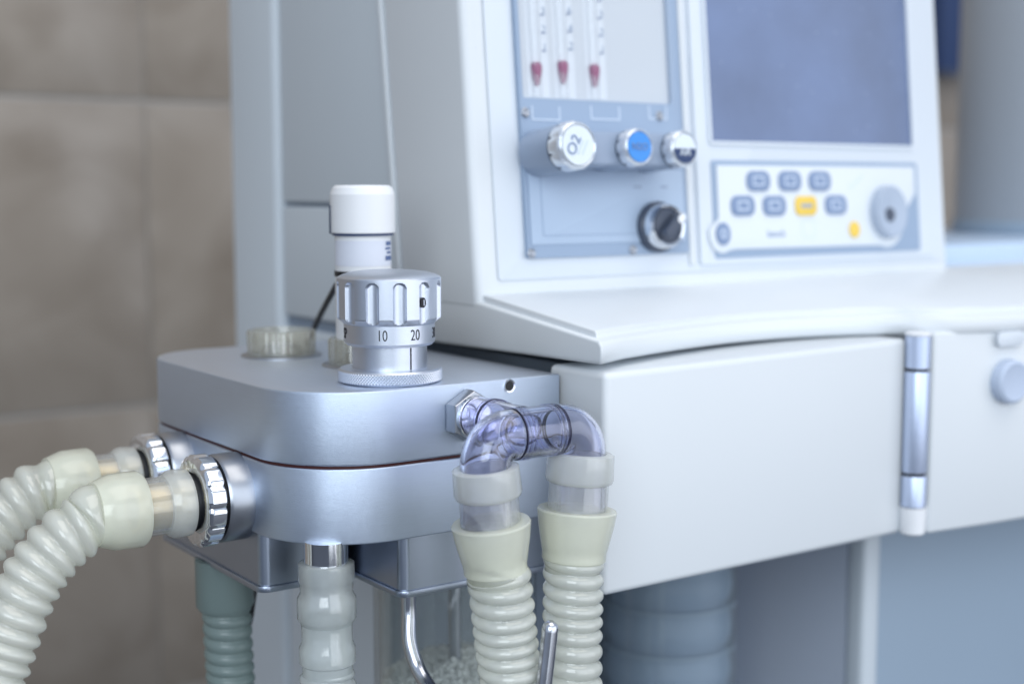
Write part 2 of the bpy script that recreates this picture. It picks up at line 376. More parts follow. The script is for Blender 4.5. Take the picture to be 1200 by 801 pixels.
for k in range(4): bm.faces.new((a[k], a[(k+1) % 4], b[(k+1) % 4], b[k]))
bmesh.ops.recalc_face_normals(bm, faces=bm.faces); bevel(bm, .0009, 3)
mpart('seam_highlight_strip', bm, 'white')  # thin white strip added as the highlight line along the seam
# rear body and its side panels
YR = .353
mpart('rear_body', box_bm(XD+.006, XR-.004, .137, YR-.004, .972, 1.29), 'core')
mpart('lower_body', box_bm(XD+.006, .62, .137, YR-.004, .02, .9715), 'core')
g1 = onp(325, 200, 0, XD).y; zg = onp(360, 240, 0, XD).z
mpart('side_panel', box_bm(XD+.0015, XD+.012, .126, g1-.0035, zg+.0012, 1.31, .0016), 'offwhite')
mpart('side_panel', box_bm(XD+.0015, XD+.012, .129, g1-.0035, .9555, zg-.0012, .0016), 'offwhite')
mpart('side_panel', box_bm(XD+.0015, XD+.012, .150, g1-.0035, .03, .948, .0016), 'offwhite')
mpart('corner_column', box_bm(XD-.001, XD+.03, g1, YR, .02, 1.31, .006, 5), 'offwhite')
mpart('base_frame', box_bm(XD-.03, .66, -.02, YR+.01, .0, .06, .01), 'cabinet')
# door: flat front, rounded edges
xdoor = onp(1056.5, 628, 1, YDOOR).x
bm = bmesh.new()
ztl, ztr = .9535, .9565
pts = []
for (x, zt_) in ((XD+.0005, ztl), (xdoor, ztr)):
    pts.append([bm.verts.new(c) for c in ((x, YDOOR, ZDB), (x, YDOOR, zt_), (x, YF-.0005+.012, zt_), (x, YF-.0005+.012, ZDB))])
a, b = pts; bm.faces.new(a); bm.faces.new(b[::-1])
for k in range(4): bm.faces.new((a[k], a[(k+1) % 4], b[(k+1) % 4], b[k]))
bmesh.ops.recalc_face_normals(bm, faces=bm.faces); bevel(bm, .0032, 4)
mpart('door', bm, 'white', smooth=60)
# right fascia
bm = bmesh.new(); xf = [.3010, .345, .40, .46, .62]; rows = []
for x in xf:
    y = {.3010: -.0670, .345: -.0728}.get(x, -.0728-(x-.345)*.098)
    rows.append([bm.verts.new(c) for c in ((x, y, ZDB), (x, y, .9600), (x, -.0, .9560), (x, -.0, ZDB))])
for a, b in zip(rows, rows[1:]):
    for k in range(4): bm.faces.new((a[k], a[(k+1) % 4], b[(k+1) % 4], b[k]))
bm.faces.new(rows[0][::-1]); bm.faces.new(rows[-1]); bmesh.ops.recalc_face_normals(bm, faces=bm.faces); bevel(bm, .002, 3, 50)
mpart('fascia', bm, 'white', smooth=60)
# hinge
hr = .0069; hc = onp(1072.5, 500, 1, -.0615); hc.z = 0
def hz(py): return onp(1070, py, 1, hc.y-hr).z
hin = mpart('hinge', lathe_bm([(hz(434), 0), (hz(434), hr*.97), (hz(396), hr), (hz(396), 0)], 32, mw=Matrix.Translation(hc)), 'hinge')
msub('knuckle', lathe_bm([(hz(557), 0), (hz(557), hr*.97), (hz(556), hr), (hz(439), hr), (hz(438), hr*.97), (hz(438), 0)], 32, mw=Matrix.Translation(hc)), 'hinge', hin)
msub('knuckle', lathe_bm([(hz(597), 0), (hz(597), hr), (hz(562), hr), (hz(561), hr*.97), (hz(561), 0)], 32, mw=Matrix.Translation(hc)), 'hinge', hin)
msub('pin', lathe_bm([(hz(596), 0), (hz(596), hr*.8), (hz(400), hr*.8), (hz(400), 0)], 24, mw=Matrix.Translation(hc)), 'black', hin)
msub('foot_cap', lathe_bm([(hz(631), 0), (hz(631), hr*.75), (hz(628), hr*1.0), (hz(598), hr*1.08), (hz(598), 0)], 32, mw=Matrix.Translation(hc)), 'sensor', hin)
msub('top_cap', lathe_bm([(hz(395), 0), (hz(395.5), hr*1.02), (hz(393), hr*1.02), (hz(391.5), hr*.8), (hz(391), 0)], 32, mw=Matrix.Translation(hc)), 'sensor', hin)
# latch button and label on the fascia
bp = onp(1187, 447, 1, -.0785)
lb = mpart('latch_button', lathe_bm([(-.002, .0125), (.0, .0128), (.0042, .0122), (.0054, .0105), (.0050, .0092), (.0050, 0)], 40, mw=frame_of(bp+Vector((0, .003, 0)), (-.09, -1, 0))), 'button')
lp = onp(1187, 397, 1, -.0782)
bm = prism_bm(rrect(-.0105, -.0042, .0105, .0042, .0035), 0, .0012, .0004); bmesh.ops.transform(bm, matrix=Matrix.Translation(lp+Vector((0, .002, 0))) @ Matrix.Rotation(R(90), 4, 'X') @ Matrix.Rotation(R(-5.4), 4, 'Y'), verts=bm.verts)
lab = mpart('latch_label', bm, 'frontp')
# lower cabinet with pale corner strip
XC = onp(1014, 700, 1, .02).x
mpart('cabinet_side', box_bm(XC, XC+.012, .036, .137, .06, .90), 'cabside')
mpart('cabinet_front', box_bm(XC+.0155, .62, .024, .04, .06, .90, .001), 'cabinet')
mpart('corner_strip', box_bm(XC-.001, XC+.0148, .02, .0355, .06, .90, .004, 4), 'offwhite')
mpart('underside', box_bm(XD+.02, .615, .0, .137, ZDB+.03, .9505), 'core')

# --- control panel
fp = ppart('front_panel', prism_bm(rrect(.0129, .0095, XR-XD-.0065, .33, .002), .0002, .0014, .0005), 'frontp')
fl_l, fl_r, fl_b, wn_l, wn_r, wn_b = .0303, .1436, .0205, .0327, .1362, .1048
poly = [(fl_l+.001, fl_b), (fl_r-.001, fl_b), (fl_r, fl_b+.001), (fl_r, .32), (wn_r, .32), (wn_r, wn_b+.001), (wn_r-.001, wn_b), (wn_l+.001, wn_b), (wn_l, wn_b+.001), (wn_l, .32), (fl_l, .32), (fl_l, fl_b+.001)]
flow = ppart('flow_panel', prism_bm(poly, .0014, .0046, .0004), 'flow')
ppart('flowmeter_back', prism_bm(rrect(wn_l-.0002, wn_b-.0002, wn_r+.0002, .319, .0005), .0015, .0020), 'window', flow)
ppart('lower_plate', prism_bm(rrect(.0325, .0275, .1405, .0675, .001), .0046, .0054, .0003), 'flowlite', flow)
def ring_outline(x0, y0, x1, y1, r, w):
    return rrect(x0, y0, x1, y1, r), rrect(x0+w, y0+w, x1-w, y1-w, max(r-w, .0002))
def frame_bm(x0, y0, x1, y1, r, w, z0, z1):
    A, B = ring_outline(x0, y0, x1, y1, r, w); bm = bmesh.new(); n = len(A)
    v = [[bm.verts.new((p[0], p[1], z)) for p in L_] for L_, z in ((A, z0), (A, z1), (B, z1), (B, z0))]
    for q in range(3):
        for k in range(n): bm.faces.new((v[q][k], v[q][(k+1) % n], v[q+1][(k+1) % n], v[q+1][k]))
    return bm
ppart('inset_line', prism_bm([(.0400, .0665), (.0400, .0330), (.0412, .0318), (.1085, .0318), (.1085, .0323), (.0415, .0323), (.0405, .0333), (.0405, .0665)], .0054, .0056), 'flow', flow)
for px, py in ((616, 132), (773, 136), (623, 297), (742, 293)):
    u, v = pan(px, py, .005)
    sc = ppart('screw', lathe_bm([(.0046, .0026), (.0053, .0026), (.0056, .0021), (.0052, .0010), (.0048, .0009), (.0048, 0)], 20, mw=Matrix.Translation((u, v, 0))), 'steel', flow)
for a, b in ((623, 657), (692, 727), (760, 782)):
    u0, v0 = pan(a, 124, .005); u1, v1 = pan(b, 139, .005); v1 = v0-.0075; w = .0007
    bm = prism_bm([(u0, v0), (u0, v1), (u1, v1), (u1, v0), (u1-w, v0), (u1-w, v1+w), (u0+w, v1+w), (u0+w, v0)][::1], .0046, .0049)
    ppart('bracket_mark', bm, 'line', flow)
for px, py, wd in ((748, 219, .006), (779, 219, .005)):
    u, v = pan(px, py, .006)
    ppart('small_print', prism_bm(rrect(u-wd/2, v-.0006, u+wd/2, v+.0006, .0003), .0054, .0056), 'bar', flow)
# flow tubes with floats and printed scales
for (px, py), dv in (((630, 86), 0), ((661, 84), 0), ((698, 88), 0)):
    u, v = pan(px, py, .004)
    tb = ppart('flow_tube', lathe_bm([(.106, .0030), (.2, .0040), (.31, .0048)], 24, mw=Matrix.Translation((u, 0, .0022)) @ Matrix.Rotation(R(-90), 4, 'X')), 'tubeglass', flow)
    ppart('scale_strip', prism_bm(rrect(u-.0050, wn_b+.001, u+.0088, .318, .0004), .0020, .0021), 'frontp', flow)
    ppart('float', lathe_bm([(v-.0068, 0), (v-.0058, .0012), (v+.001, .0029), (v+.0045, .0031), (v+.0045, .0022), (v+.0058, .0022), (v+.0058, 0)], 20, mw=Matrix.Translation((u, 0, .0030)) @ Matrix.Rotation(R(-90), 4, 'X')), 'float', flow)
    for k in range(9):
        vv = v+.0125+k*.0095
        bm = prism_bm([(u+.0052, vv-.0004), (u+.0075, vv-.0004), (u+.0075, vv+.0004), (u+.0052, vv+.0004)], .0021, .0024)
        ppart('scale_tick', bm, 'blueprint', flow)
        t = text_mesh(str((k+1)*(1 if px != 661 else 2)), .0062); bmesh.ops.translate(t, vec=(u+.0035, vv+.0005, .0072), verts=t.verts)
        ppart('scale_number', t, 'bar', flow)
# cover glass
ppart('cover_pane', prism_bm(rrect(wn_l+.0002, wn_b+.0002, wn_r-.0002, .319, .0005), .0066, .0070), thin('cover_glass', (.7, .75, .8), .985, rough=.2, var=.01, gl0=.02, gl1=.2), flow)
# knob bar with three gas knobs
K = [pan(678, 170, .041)+(.0143, .0125), pan(750, 172, .039)+(.0113, .0098), pan(803, 174, .039)+(.0113, .0098)]
def lobe(k, t): return (K[k][0]+K[k][2]*.86*math.cos(t), K[k][1]+K[k][2]*.86*math.sin(t))
hb = .0088; yb_ = sum(k[1] for k in K)/3
out = [lobe(0, R(a)) for a in range(40, 321, 14)] + [(K[0][0]+.018, yb_-hb), (K[1][0]-.014, yb_-hb)] + [lobe(1, R(a)) for a in range(236, 305, 14)]
out += [(K[1][0]+.0125, yb_-hb), (K[2][0]-.0125, yb_-hb)] + [lobe(2, R(a)) for a in range(236, 485, 14)] + [(K[2][0]-.0125, yb_+hb), (K[1][0]+.0125, yb_+hb)]
out += [lobe(1, R(a)) for a in range(56, 125, 14)] + [(K[1][0]-.014, yb_+hb), (K[0][0]+.018, yb_+hb)]
bar = ppart('knob_bar', prism_bm(out, .0046, .0305, .0016, 3), 'bar', smooth=50)
def knob_scallop(n, depth):
    return lambda r, t, z: r-depth*max(0, math.cos(n*t))**2 if z > .0005 else r
for i, (u, v, r1, r2) in enumerate(K):
    h0 = .0308; h1 = .0410 if i == 0 else .0390
    rr = r1*.89; ml = Matrix.Translation((u, v, h0)); H = h1-h0
    kn = ppart('gas_knob', lathe_bm([(0, 0), (0, rr*.8), (.0006, rr*.8), (.0010, rr), (H*.72, rr), (H*.9, rr*.95), (H, rr*.86), (H-.0008, rr*.80), (H-.0008, 0)], 72, rfun=lambda r, t, z: r*(1-.045*max(0, math.cos(9*t))**2) if .0007 < z < H*.85 else r, mw=ml), 'satin')
    ppart('grip_ring', lathe_bm([(-.0004, 0), (-.0004, rr*.97), (H*.25, rr*.97), (H*.25, rr*.7)], 36, mw=ml), 'darkgrey', kn)
    fc = ppart('dial_face', prism_bm(circle(u, v, rr*.79), h1-.0010, h1-.0002), ('whiteface', 'blueface', 'whiteface')[i], kn)
    if i == 2:
        seg = [(u+rr*.785*math.cos(R(a)), v+rr*.785*math.sin(R(a))) for a in range(180, 361, 10)]
        ppart('dial_half', prism_bm(seg, h1-.0003, h1+.0000), 'navy', kn)
    t = text_mesh(('O2', 'N2O', 'AIR')[i], rr*(.66 if i == 0 else .52))
    if i == 0:
        bmesh.ops.rotate(t, cent=(0, 0, 0), matrix=Matrix.Rotation(R(62), 3, 'Z'), verts=t.verts); bmesh.ops.translate(t, vec=(-rr*.22, .0, 0), verts=t.verts)
    bmesh.ops.translate(t, vec=(u, v-(rr*.22 if i == 2 else 0), h1+.0002), verts=t.verts)
    ppart('dial_lettering', t, ('key', 'key', 'whiteface')[i], kn)
    if i == 0:
        for q in (.12, .34):
            t = prism_bm(rrect(-rr*.32, -.0006, rr*.32, .0006, .0003), 0, .0002)
            bmesh.ops.rotate(t, cent=(0, 0, 0), matrix=Matrix.Rotation(R(62), 3, 'Z'), verts=t.verts); bmesh.ops.translate(t, vec=(u+rr*q, v-.001, h1-.0002), verts=t.verts)
            ppart('dial_lettering', t, 'line', kn)
# selector switch
u, v = pan(770, 266, .006); rr = .0135
sel = ppart('selector_switch', lathe_bm([(.0046, 0), (.0046, rr*1.05), (.0085, rr*1.05), (.0095, rr*.98), (.0095, 0)], 40, mw=Matrix.Translation((u, v, 0))), 'darkgrey')
ppart('bezel', lathe_bm([(.0095, rr*.7), (.0095, rr*.93), (.0155, rr*.90), (.0165, rr*.84), (.0160, rr*.74), (.0095, rr*.7)], 40, mw=Matrix.Translation((u, v, 0))), 'chrome', sel)
ppart('insert', lathe_bm([(.0095, rr*.73), (.0152, rr*.73), (.0158, rr*.66), (.0158, 0)], 36, mw=Matrix.Translation((u, v, 0))), 'darkgrey', sel)
bm = prism_bm(rrect(-.0032, -rr*.66, .0032, rr*.66, .003), .0155, .0225, .0012); bmesh.ops.rotate(bm, cent=(0, 0, 0), matrix=Matrix.Rotation(R(-48), 3, 'Z'), verts=bm.verts); bmesh.ops.translate(bm, vec=(u, v, 0), verts=bm.verts)
ppart('pointer', bm, 'darkgrey', sel)
bm = prism_bm(rrect(-.0022, rr*.18, .0022, rr*.62, .002), .0224, .0229); bmesh.ops.rotate(bm, cent=(0, 0, 0), matrix=Matrix.Rotation(R(-48), 3, 'Z'), verts=bm.verts); bmesh.ops.translate(bm, vec=(u, v, 0), verts=bm.verts)
ppart('pointer_tip', bm, 'sensor', sel)
# strip between flow panel and display
ppart('trim_strip', prism_bm(rrect(.1455, .0135, .1495, .33, .001), .0014, .0034, .0007), 'white')
# display module
dm = ppart('display_module', prism_bm(rrect(.1535, .0130, .3610, .33, .002), .0014, .0036, .0008), 'frontp')
ppart('screen_frame', frame_bm(.1632, .0826, .3437, .325, .002, .0018, .0036, .0054), 'frontp', dm)
ppart('screen', prism_bm(rrect(.1650, .0844, .3419, .323, .0008), .0030, .0041), 'screen', dm)
kp = ppart('keypad', prism_bm(rrect(.1640, .0165, .3460, .0735, .002), .0036, .0044, .0003), 'flow')
ku, kv = pan(848, 274, .0065); du, dv_ = pan(1044, 248, .0095)
out = [(.1672, .0705), (.1668, kv+.009)] + [(ku+.0100*math.cos(R(a)), kv+.0112*math.sin(R(a))) for a in range(165, 301, 15)] + [(ku+.011, .0215), (du-.0165, .0210)]
out += [(du+.0185*math.cos(R(a)), dv_+.0225*math.sin(R(a))) for a in range(250, 361, 11)] + [(.3418, dv_+.012), (.3418, .0708)]
kpp = ppart('keypad_plate', prism_bm(out, .0044, .0056, .0003), 'keyplate', kp, 30)
def key(px, py, w, h, r, m, name='key', H=.0068):
    u, v = pan(px, py, .0065)
    return ppart(name, prism_bm(rrect(u-w/2, v-h/2, u+w/2, v+h/2, r), .0056, H, .0004), m, kp)
for px, py in ((889, 212), (926, 212), (961, 212), (871, 241), (908, 241), (980, 240)):
    key(px, py, .0190, .0118, .0048, 'key'); u, v = pan(px, py, .0065)
    ppart('key_symbol', frame_bm(u-.0045, v-.0028, u+.0045, v+.0028, .0008, .0008, .0068, .0070), 'line', kp)
key(945, 241, .0185, .0118, .0040, 'yellow'); u, v = pan(945, 241, .0065)
ppart('key_symbol', prism_bm(rrect(u-.005, v-.0011, u+.005, v+.0011, .0005), .0068, .0070), 'bar', kp)
u, v = pan(1002, 269, .0065); ppart('key', prism_bm(circle(u, v, .0047, .0052), .0056, .0068, .0004), 'yellow', kp)
u, v = pan(848, 274, .0065); ppart('key', prism_bm(circle(u, v, .0056, .0066), .0056, .0068, .0004), 'key', kp)
ppart('key_symbol', frame_bm(u-.0022, v-.0026, u+.0022, v+.0026, .002, .0008, .0068, .0070), 'line', kp)
u, v = pan(910, 274, .0058); t = text_mesh('bench', .0062); bmesh.ops.translate(t, vec=(u, v, .0057), verts=t.verts); ppart('keypad_print', t, 'key', kp)
u, v = pan(948, 268, .0058); ppart('keypad_print', frame_bm(u-.0055, v-.0055, u+.0055, v+.0055, .0005, .0006, .0056, .0058), 'line', kp)
u, v = pan(1003, 213, .0058); ppart('keypad_print', prism_bm([(u-.007, v-.003), (u-.0045, v-.0045), (u+.007, v+.0035), (u+.006, v+.0045), (u-.0045, v-.003), (u-.0062, v-.0018)], .0056, .0058), 'line', kp)
u, v = pan(1044, 248, .010)
dial = ppart('jog_dial', lathe_bm([(.0056, 0), (.0056, .0150), (.0110, .0148), (.0122, .0138), (.0120, .0115), (.0108, .0060), (.0104, .0)], 48, mw=Matrix.Translation((u, v, 0)) @ Matrix.Diagonal((.98, 1.12, 1, 1))), 'dialgrey')
ppart('finger_dimple', lathe_bm([(.0108, .0046), (.0113, .0042), (.0109, .0025), (.0107, 0)], 24, mw=Matrix.Translation((u-.002, v-.002, .0002))), 'darkgrey', dial)

# ------------------------------------------------------------------ right-hand background: shelf, tank, dark panel
sh = mpart('side_shelf', box_bm(XR+.004, 1.10, .10, .352, .970, .9965, .004), 'shelf')
tkx = onp(1121, 150, 1, .21).x+.090/math.sin(R(37.4))
tk = thing('equipment_tower', 'tall grey rounded equipment tower standing behind the console', 'equipment', (tkx, .21, .9965))
finish('body', lathe_bm([(0, 0), (.0, .086), (.004, .090), (.33, .090), (.34, .086), (.34, 0)], 64), 'tank', tk)
finish('foot_ring', lathe_bm([(.0, .0905), (.006, .0925), (.012, .0905)], 64), 'cabinet', tk)
dp = thing('wall_box', 'dark navy box on the wall between the console and the grey tower', 'box', (0, 0, 0))
pA = onp(1113, 86, 1, .86); 
finish('case', box_bm(pA.x-.02, pA.x+.06, .86, YW-.005, pA.z, pA.z+.17, .004), 'navy', dp)
finish('rim', box_bm(pA.x-.021, pA.x+.061, .858, .866, pA.z-.004, pA.z+.004, .001), 'darkgrey', dp)

# ------------------------------------------------------------------ breathing block
blk = thing('breathing_block', 'brushed aluminium breathing system block with rounded corner and red seam', 'breathing block', (0, .07, ZLOW))
BO = Vector((0, .07, ZLOW))
def bpart(name, bm, m, parent=None, smooth=40):
    o = finish(name, bm, m, parent or blk, smooth)
    if parent is None: o.matrix_parent_inverse = Matrix.Translation(-BO)
    return o
def outline(inset=0.0):
    x0, x1, y0, y1 = XL+inset, XD-.0008-inset*0, YF+inset, YB-inset; p = []
    for cx, cy, r, a, n in ((x1-.0012, y0+.0012, .0012, -90, 3), (x1-.004, y1-.004, .004, 0, 3), (x0+.038-inset, y1-.038+inset, .038-inset, 90, 14), (x0+.046-inset, y0+.046-inset, .046-inset, 180, 24)):
        for k in range(n+1):
            t = R(a+90*k/n); p.append((cx+r*math.cos(t), cy+r*math.sin(t)))
    return p
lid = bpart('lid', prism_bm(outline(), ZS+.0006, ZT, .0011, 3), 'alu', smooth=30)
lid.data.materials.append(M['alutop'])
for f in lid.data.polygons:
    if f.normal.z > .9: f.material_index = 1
bpart('seal', prism_bm(outline(.0009), ZS-.0006, ZS+.0006), 'redseal')
bpart('base', prism_bm(outline(), ZB, ZS-.0006, .0007, 3), 'alu', smooth=30)
# lower housings
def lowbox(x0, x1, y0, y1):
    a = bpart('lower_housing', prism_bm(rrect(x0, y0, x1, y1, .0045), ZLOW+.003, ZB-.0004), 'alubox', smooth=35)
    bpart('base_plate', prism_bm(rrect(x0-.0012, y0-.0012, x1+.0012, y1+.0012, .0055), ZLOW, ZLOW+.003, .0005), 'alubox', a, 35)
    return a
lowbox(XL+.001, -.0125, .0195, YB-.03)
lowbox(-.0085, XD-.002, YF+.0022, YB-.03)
# set-screw hole on the lid's front, with chamfer
sp = onp(597, 452, 1, YF)
hole = bpart('screw_hole', lathe_bm([(-.0003, .0033), (.0004, .0031), (.0001, .0022), (-.002, .0021), (-.002, 0)], 28, mw=frame_of(sp, (0, -1, 0))), 'chrome')
bpart('socket', lathe_bm([(.0002, 0), (.0002, .00235), (-.0001, .00235)], 20, mw=frame_of(sp, (0, -1, 0))), 'black', hole)
# clear valve domes
for px, py in ((330, 416), (427, 427)):
    c = onp(px, py, 2, ZT)
    rib = lambda r, t, z: r*(1+.026*math.cos(30*t)) if r > .015 and z > .001 else r
    d = bpart('valve_dome', lathe_bm([(0, .0178), (.0125, .0176), (.0138, .0168), (.0138, .0150), (.0122, .0146), (.0012, .0148)], 144, rfun=rib, mw=Matrix.Translation(c)), 'dome')
    bpart('dome_flange', lathe_bm([(0, .0150), (.0009, .0150), (.0009, .0205), (.0004, .0212), (0, .0212)], 48, mw=Matrix.Translation(c)), 'steel', d)
    bpart('valve_seat', lathe_bm([(0.001, 0), (.006, .004), (.006, .009), (.0012, .0115)], 32, mw=Matrix.Translation(c)), 'steel', d)
# side ports
PORTS = [onp(278, 580, 0, XL), None]
PORTS[1] = onp(213, 536, 0, XL); PORTS[1].z = PORTS[0].z
for p in PORTS:
    mw = frame_of(p, (-1, 0, 0))
    pc = bpart('port_collar', lathe_bm([(-.004, .0204), (.0105, .0204), (.0118, .0195), (.0118, .012), (-.004, .012)], 64, mw=mw), 'steel')
    bpart('gap_ring', lathe_bm([(.0115, .0175), (.0145, .0175)], 48, mw=mw), 'black', pc)
    nutf = lambda r, t, z: r*(1-.045*(max(0, math.cos(13*t))**4)) if r > .018 else r
    bpart('port_nut', lathe_bm([(.0135, .0120), (.0135, .0203), (.0143, .0212), (.0205, .0212), (.0218, .0201), (.0225, .0186), (.0222, .0135), (.0200, .0128), (.0150, .0120)], 128, rfun=nutf, mw=mw), 'chrome', pc)
    bpart('port_tube', lathe_bm([(.010, .0105), (.050, .0105), (.050, .0085), (.010, .0085)], 40, mw=mw), 'brass', pc)
    bpart('port_washer', lathe_bm([(.0195, .0130), (.0240, .0127), (.0240, .0104), (.0195, .0104)], 40, mw=mw), 'black', pc)
# bottom stub
stub = onp(382, 645, 2, ZB-.004); stub.z = ZB
bpart('bottom_stub', lathe_bm([(.001, 0), (.001, .0098), (-.028, .0098), (-.028, .0075), (0, .0075)], 48, mw=Matrix.Translation(stub)), 'chrome')
# front hex nut
NX = onp(549, 487, 1, YF-.003); NX.y = YF
hexp = [(.0122*math.cos(R(60*k+30)), .0122*math.sin(R(60*k+30))) for k in range(6)]
bm = prism_bm(hexp, .0002, .0085, .001, 3); bmesh.ops.transform(bm, matrix=frame_of(NX, (0, -1, 0)), verts=bm.verts)
hx = bpart('hex_nut', bm, 'steel', smooth=25)
bpart('nut_collar', lathe_bm([(.0085, .0), (.0085, .0102), (.0105, .0100), (.0110, .0090), (.0110, 0)], 40, mw=frame_of(NX, (0, -1, 0))), 'chrome', hx)
# bent lever under the right housing
q0 = onp(479, 706, 1, YF+.014)
lp0 = Vector((q0.x, YF+.014, ZLOW+.002))
YV = -.0965
tip = onp(646, 724, 1, YV)
path = [lp0, Vector((lp0.x, lp0.y, ZLOW-.012)), onp(480, 752, 1, YF+.010), onp(491, 785, 1, YF+.004), onp(508, 812, 1, -.035), onp(530, 846, 1, -.062), onp(575, 872, 1, -.090), onp(618, 866, 1, YV), onp(633, 828, 1, YV), onp(640, 780, 1, YV), tip]
pth = resample(smooth_path(path, 16), .0015)
tipd = (pth[-1]-pth[-3]).normalized()
L_ = sum((a-b).length for a, b in zip(pth, pth[1:]))
bpart('bent_lever', sweep_bm(pth, lambda s, a: 0.0035*math.sqrt(max(.02, min(1, (L_-s+.0002)/.0022))), 24, True), 'rod', smooth=60)

# ------------------------------------------------------------------ pressure valve with scale
tc = Vector((CAM.x, CAM.y, 0)); phi = math.atan2(CAM.y, CAM.x)
val = thing('pressure_valve', 'fluted aluminium pressure valve knob with numbered scale on the block top', 'valve', (0, 0, ZT), phi+math.pi/2)
mmx = .001
ring = finish('knurled_ring', lathe_bm([(.0002, .0), (.0002, .0224), (.0012, .0235), (.0055, .0235), (.0064, .0227), (.0066, .0180), (.0066, 0)], 240,
        rfun=None), 'knob', val, 35)
# knurl: small diamond pyramids round the ring
bm = bmesh.new(); NK, rowsK = 104, 6
for j in range(rowsK):
    for k in range(NK):
        t = 2*math.pi*(k+.5*(j % 2))/NK; z = .0011+(j+.5)*(.0045/rowsK); dt = math.pi/NK*.95; dz = .0045/rowsK*.95; r0 = .02352
        c = [Vector((r0*math.cos(t+a), r0*math.sin(t+a), z+b)) for a, b in ((-dt, 0), (0, -dz), (dt, 0), (0, dz))]; ap = Vector(((r0+.00055)*math.cos(t), (r0+.00055)*math.sin(t), z))
        vv = [bm.verts.new(x) for x in c]; va = bm.verts.new(ap)
        for i in range(4): bm.faces.new((vv[i], vv[(i+1) % 4], va))
kn = finish('knurling', bm, 'knob', ring, 0, False); kn['kind'] = 'stuff'
neck = finish('neck', lathe_bm([(.005, .0171), (.0180, .0171)], 96), 'knob', val)
dr = finish('scale_ring', lathe_bm([(.0172, .0150), (.0172, .0195), (.0186, .0208), (.0268, .0208), (.0276, .0200), (.0276, .015)], 128), 'knob', val, 30)
def wrap(bm, r, ang, z):
    for v in bm.verts:
        a = ang+v.co.x/r; rr = r+v.co.z; zz = z+v.co.y
        v.co = Vector((rr*math.sin(a), -rr*math.cos(a), zz))
    return bm
for s, a in (('SP', -73), ('10', -9), ('20', 33.5), ('30', 74)):
    t = text_mesh(s, .0068, .00016); bmesh.ops.scale(t, vec=(.74, 1.02, 1), verts=t.verts)
    finish('scale_number', wrap(t, .02086, R(a), .0226), 'ink', dr, 0)
finish('index_line', wrap(box_bm(-.00030, .00030, -.0050, .0050, -.00005, .00015), .01715, R(33.5), .0118), 'ink', neck, 0)
FL0 = R(-90+11.5)
def flute(r, t, z):
    if not .0262 < z < .0476: return r
    d = ((t-FL0)/(2*math.pi/12)) % 1.0; d = min(d, 1-d)*(2*math.pi/12)*.0236       # arc distance to the nearest flute
    hw = .0030; top = .0464
    if d >= hw: return r
    lim = math.sqrt(hw*hw-d*d)
    if z > top-hw+lim: return r
    e = min(1, (top-hw+lim-z)/.0007)
    return min(r, .0237-e*.0022*(1-(d/hw)**2)**.5)
prof = [(.0266, .0200)] + [(.0267+k*.00045, .0206+k*.00052) for k in range(6)] + [(.0294, .0236)] + [(.0298+k*(.0474-.0298)/52, .0237) for k in range(53)] + [(.0478, .0235), (.0481, .0231), (.0490, .0212), (.0499, .0180), (.0506, .0130), (.0510, .0070), (.0512, .0)]
# the knob's lower chamfer carries the flutes too
kb = finish('knob', lathe_bm(prof, 432, rfun=flute), 'knob', val, 24)
ss = wrap(prism_bm(circle(0, 0, .0016, .0023, 24), -.0002, .0003), .0222, R(42.5), .0372)
sn = finish('set_screw', ss, 'ink', kb, 0)
t = wrap(box_bm(-.0001, .0005, -.0013, .0013, .0003, .0005), .0222, R(42.5), .0372); finish('screw_slot', t, 'knob', kb, 0)

# ------------------------------------------------------------------ oxygen sensor
sc = onp(427, 427, 2, ZT)
phs = math.atan2(CAM.y-sc.y, CAM.x-sc.x)+math.pi/2
sen = thing('oxygen_sensor', 'white capped cylindrical sensor with cable standing behind the numbered valve', 'sensor', (sc.x, sc.y, ZT+.0139), phs)
zt_ = CAM.z+.0004-ZT-.0139; px_ = .724/FPX
def szz(py): return zt_-(py-219)*px_
rc, rb = 36.2*px_, 31.5*px_
finish('body', lathe_bm([(.0, 0), (.0, rb*.8), (szz(392), rb*.8), (szz(390), rb), (szz(274), rb), (szz(274), 0)], 64), 'sensor', sen)
finish('cap', lathe_bm([(szz(272), 0), (szz(272), rc*.98), (szz(271), rc), (szz(229), rc), (szz(222), rc*.93), (szz(219), rc*.83), (szz(218.6), 0)], 64), 'sensor', sen, 18)
finish('seal_ring', lathe_bm([(szz(274.5), rb*1.0), (szz(274.5), rc*.95), (szz(272), rc*.95)], 64), 'navy', sen)
def arc_strip(r, a0, a1, z0, z1, n=24):
    bm = bmesh.new(); vs_ = []
    for k in range(n+1):
        a = R(a0+(a1-a0)*k/n); vs_.append([bm.verts.new((rr*math.sin(a), -rr*math.cos(a), z)) for rr, z in ((r, z0), (r, z1))])
    for p, q in zip(vs_, vs_[1:]): bm.faces.new((p[0], q[0], q[1], p[1]))
    return bm
lbl = finish('label_sleeve', arc_strip(rb+.0002, -75, 78, szz(308), szz(280)), 'sensorlabel', sen)
for k, (y0, y1, a0, a1) in enumerate(((281, 285.5, 52, 72), (287.5, 290, 50, 70), (292, 294.5, 55, 72), (297, 302, 50, 74))):
    finish('label_print', arc_strip(rb+.0004, a0, a1, szz(y1), szz(y0)), 'blueprint', lbl)
finish('clip', box_bm(-rc*1.03, -rc*.96, -.004, .004, szz(273), szz(241), .0006), 'darkgrey', sen)
finish('cable_gland', lathe_bm([(szz(320), rb*.95), (szz(320), rb*1.03), (szz(314), rb*1.03), (szz(314), rb*.95)], 48), 'black', sen)
cm = sen.matrix_basis.inverted()
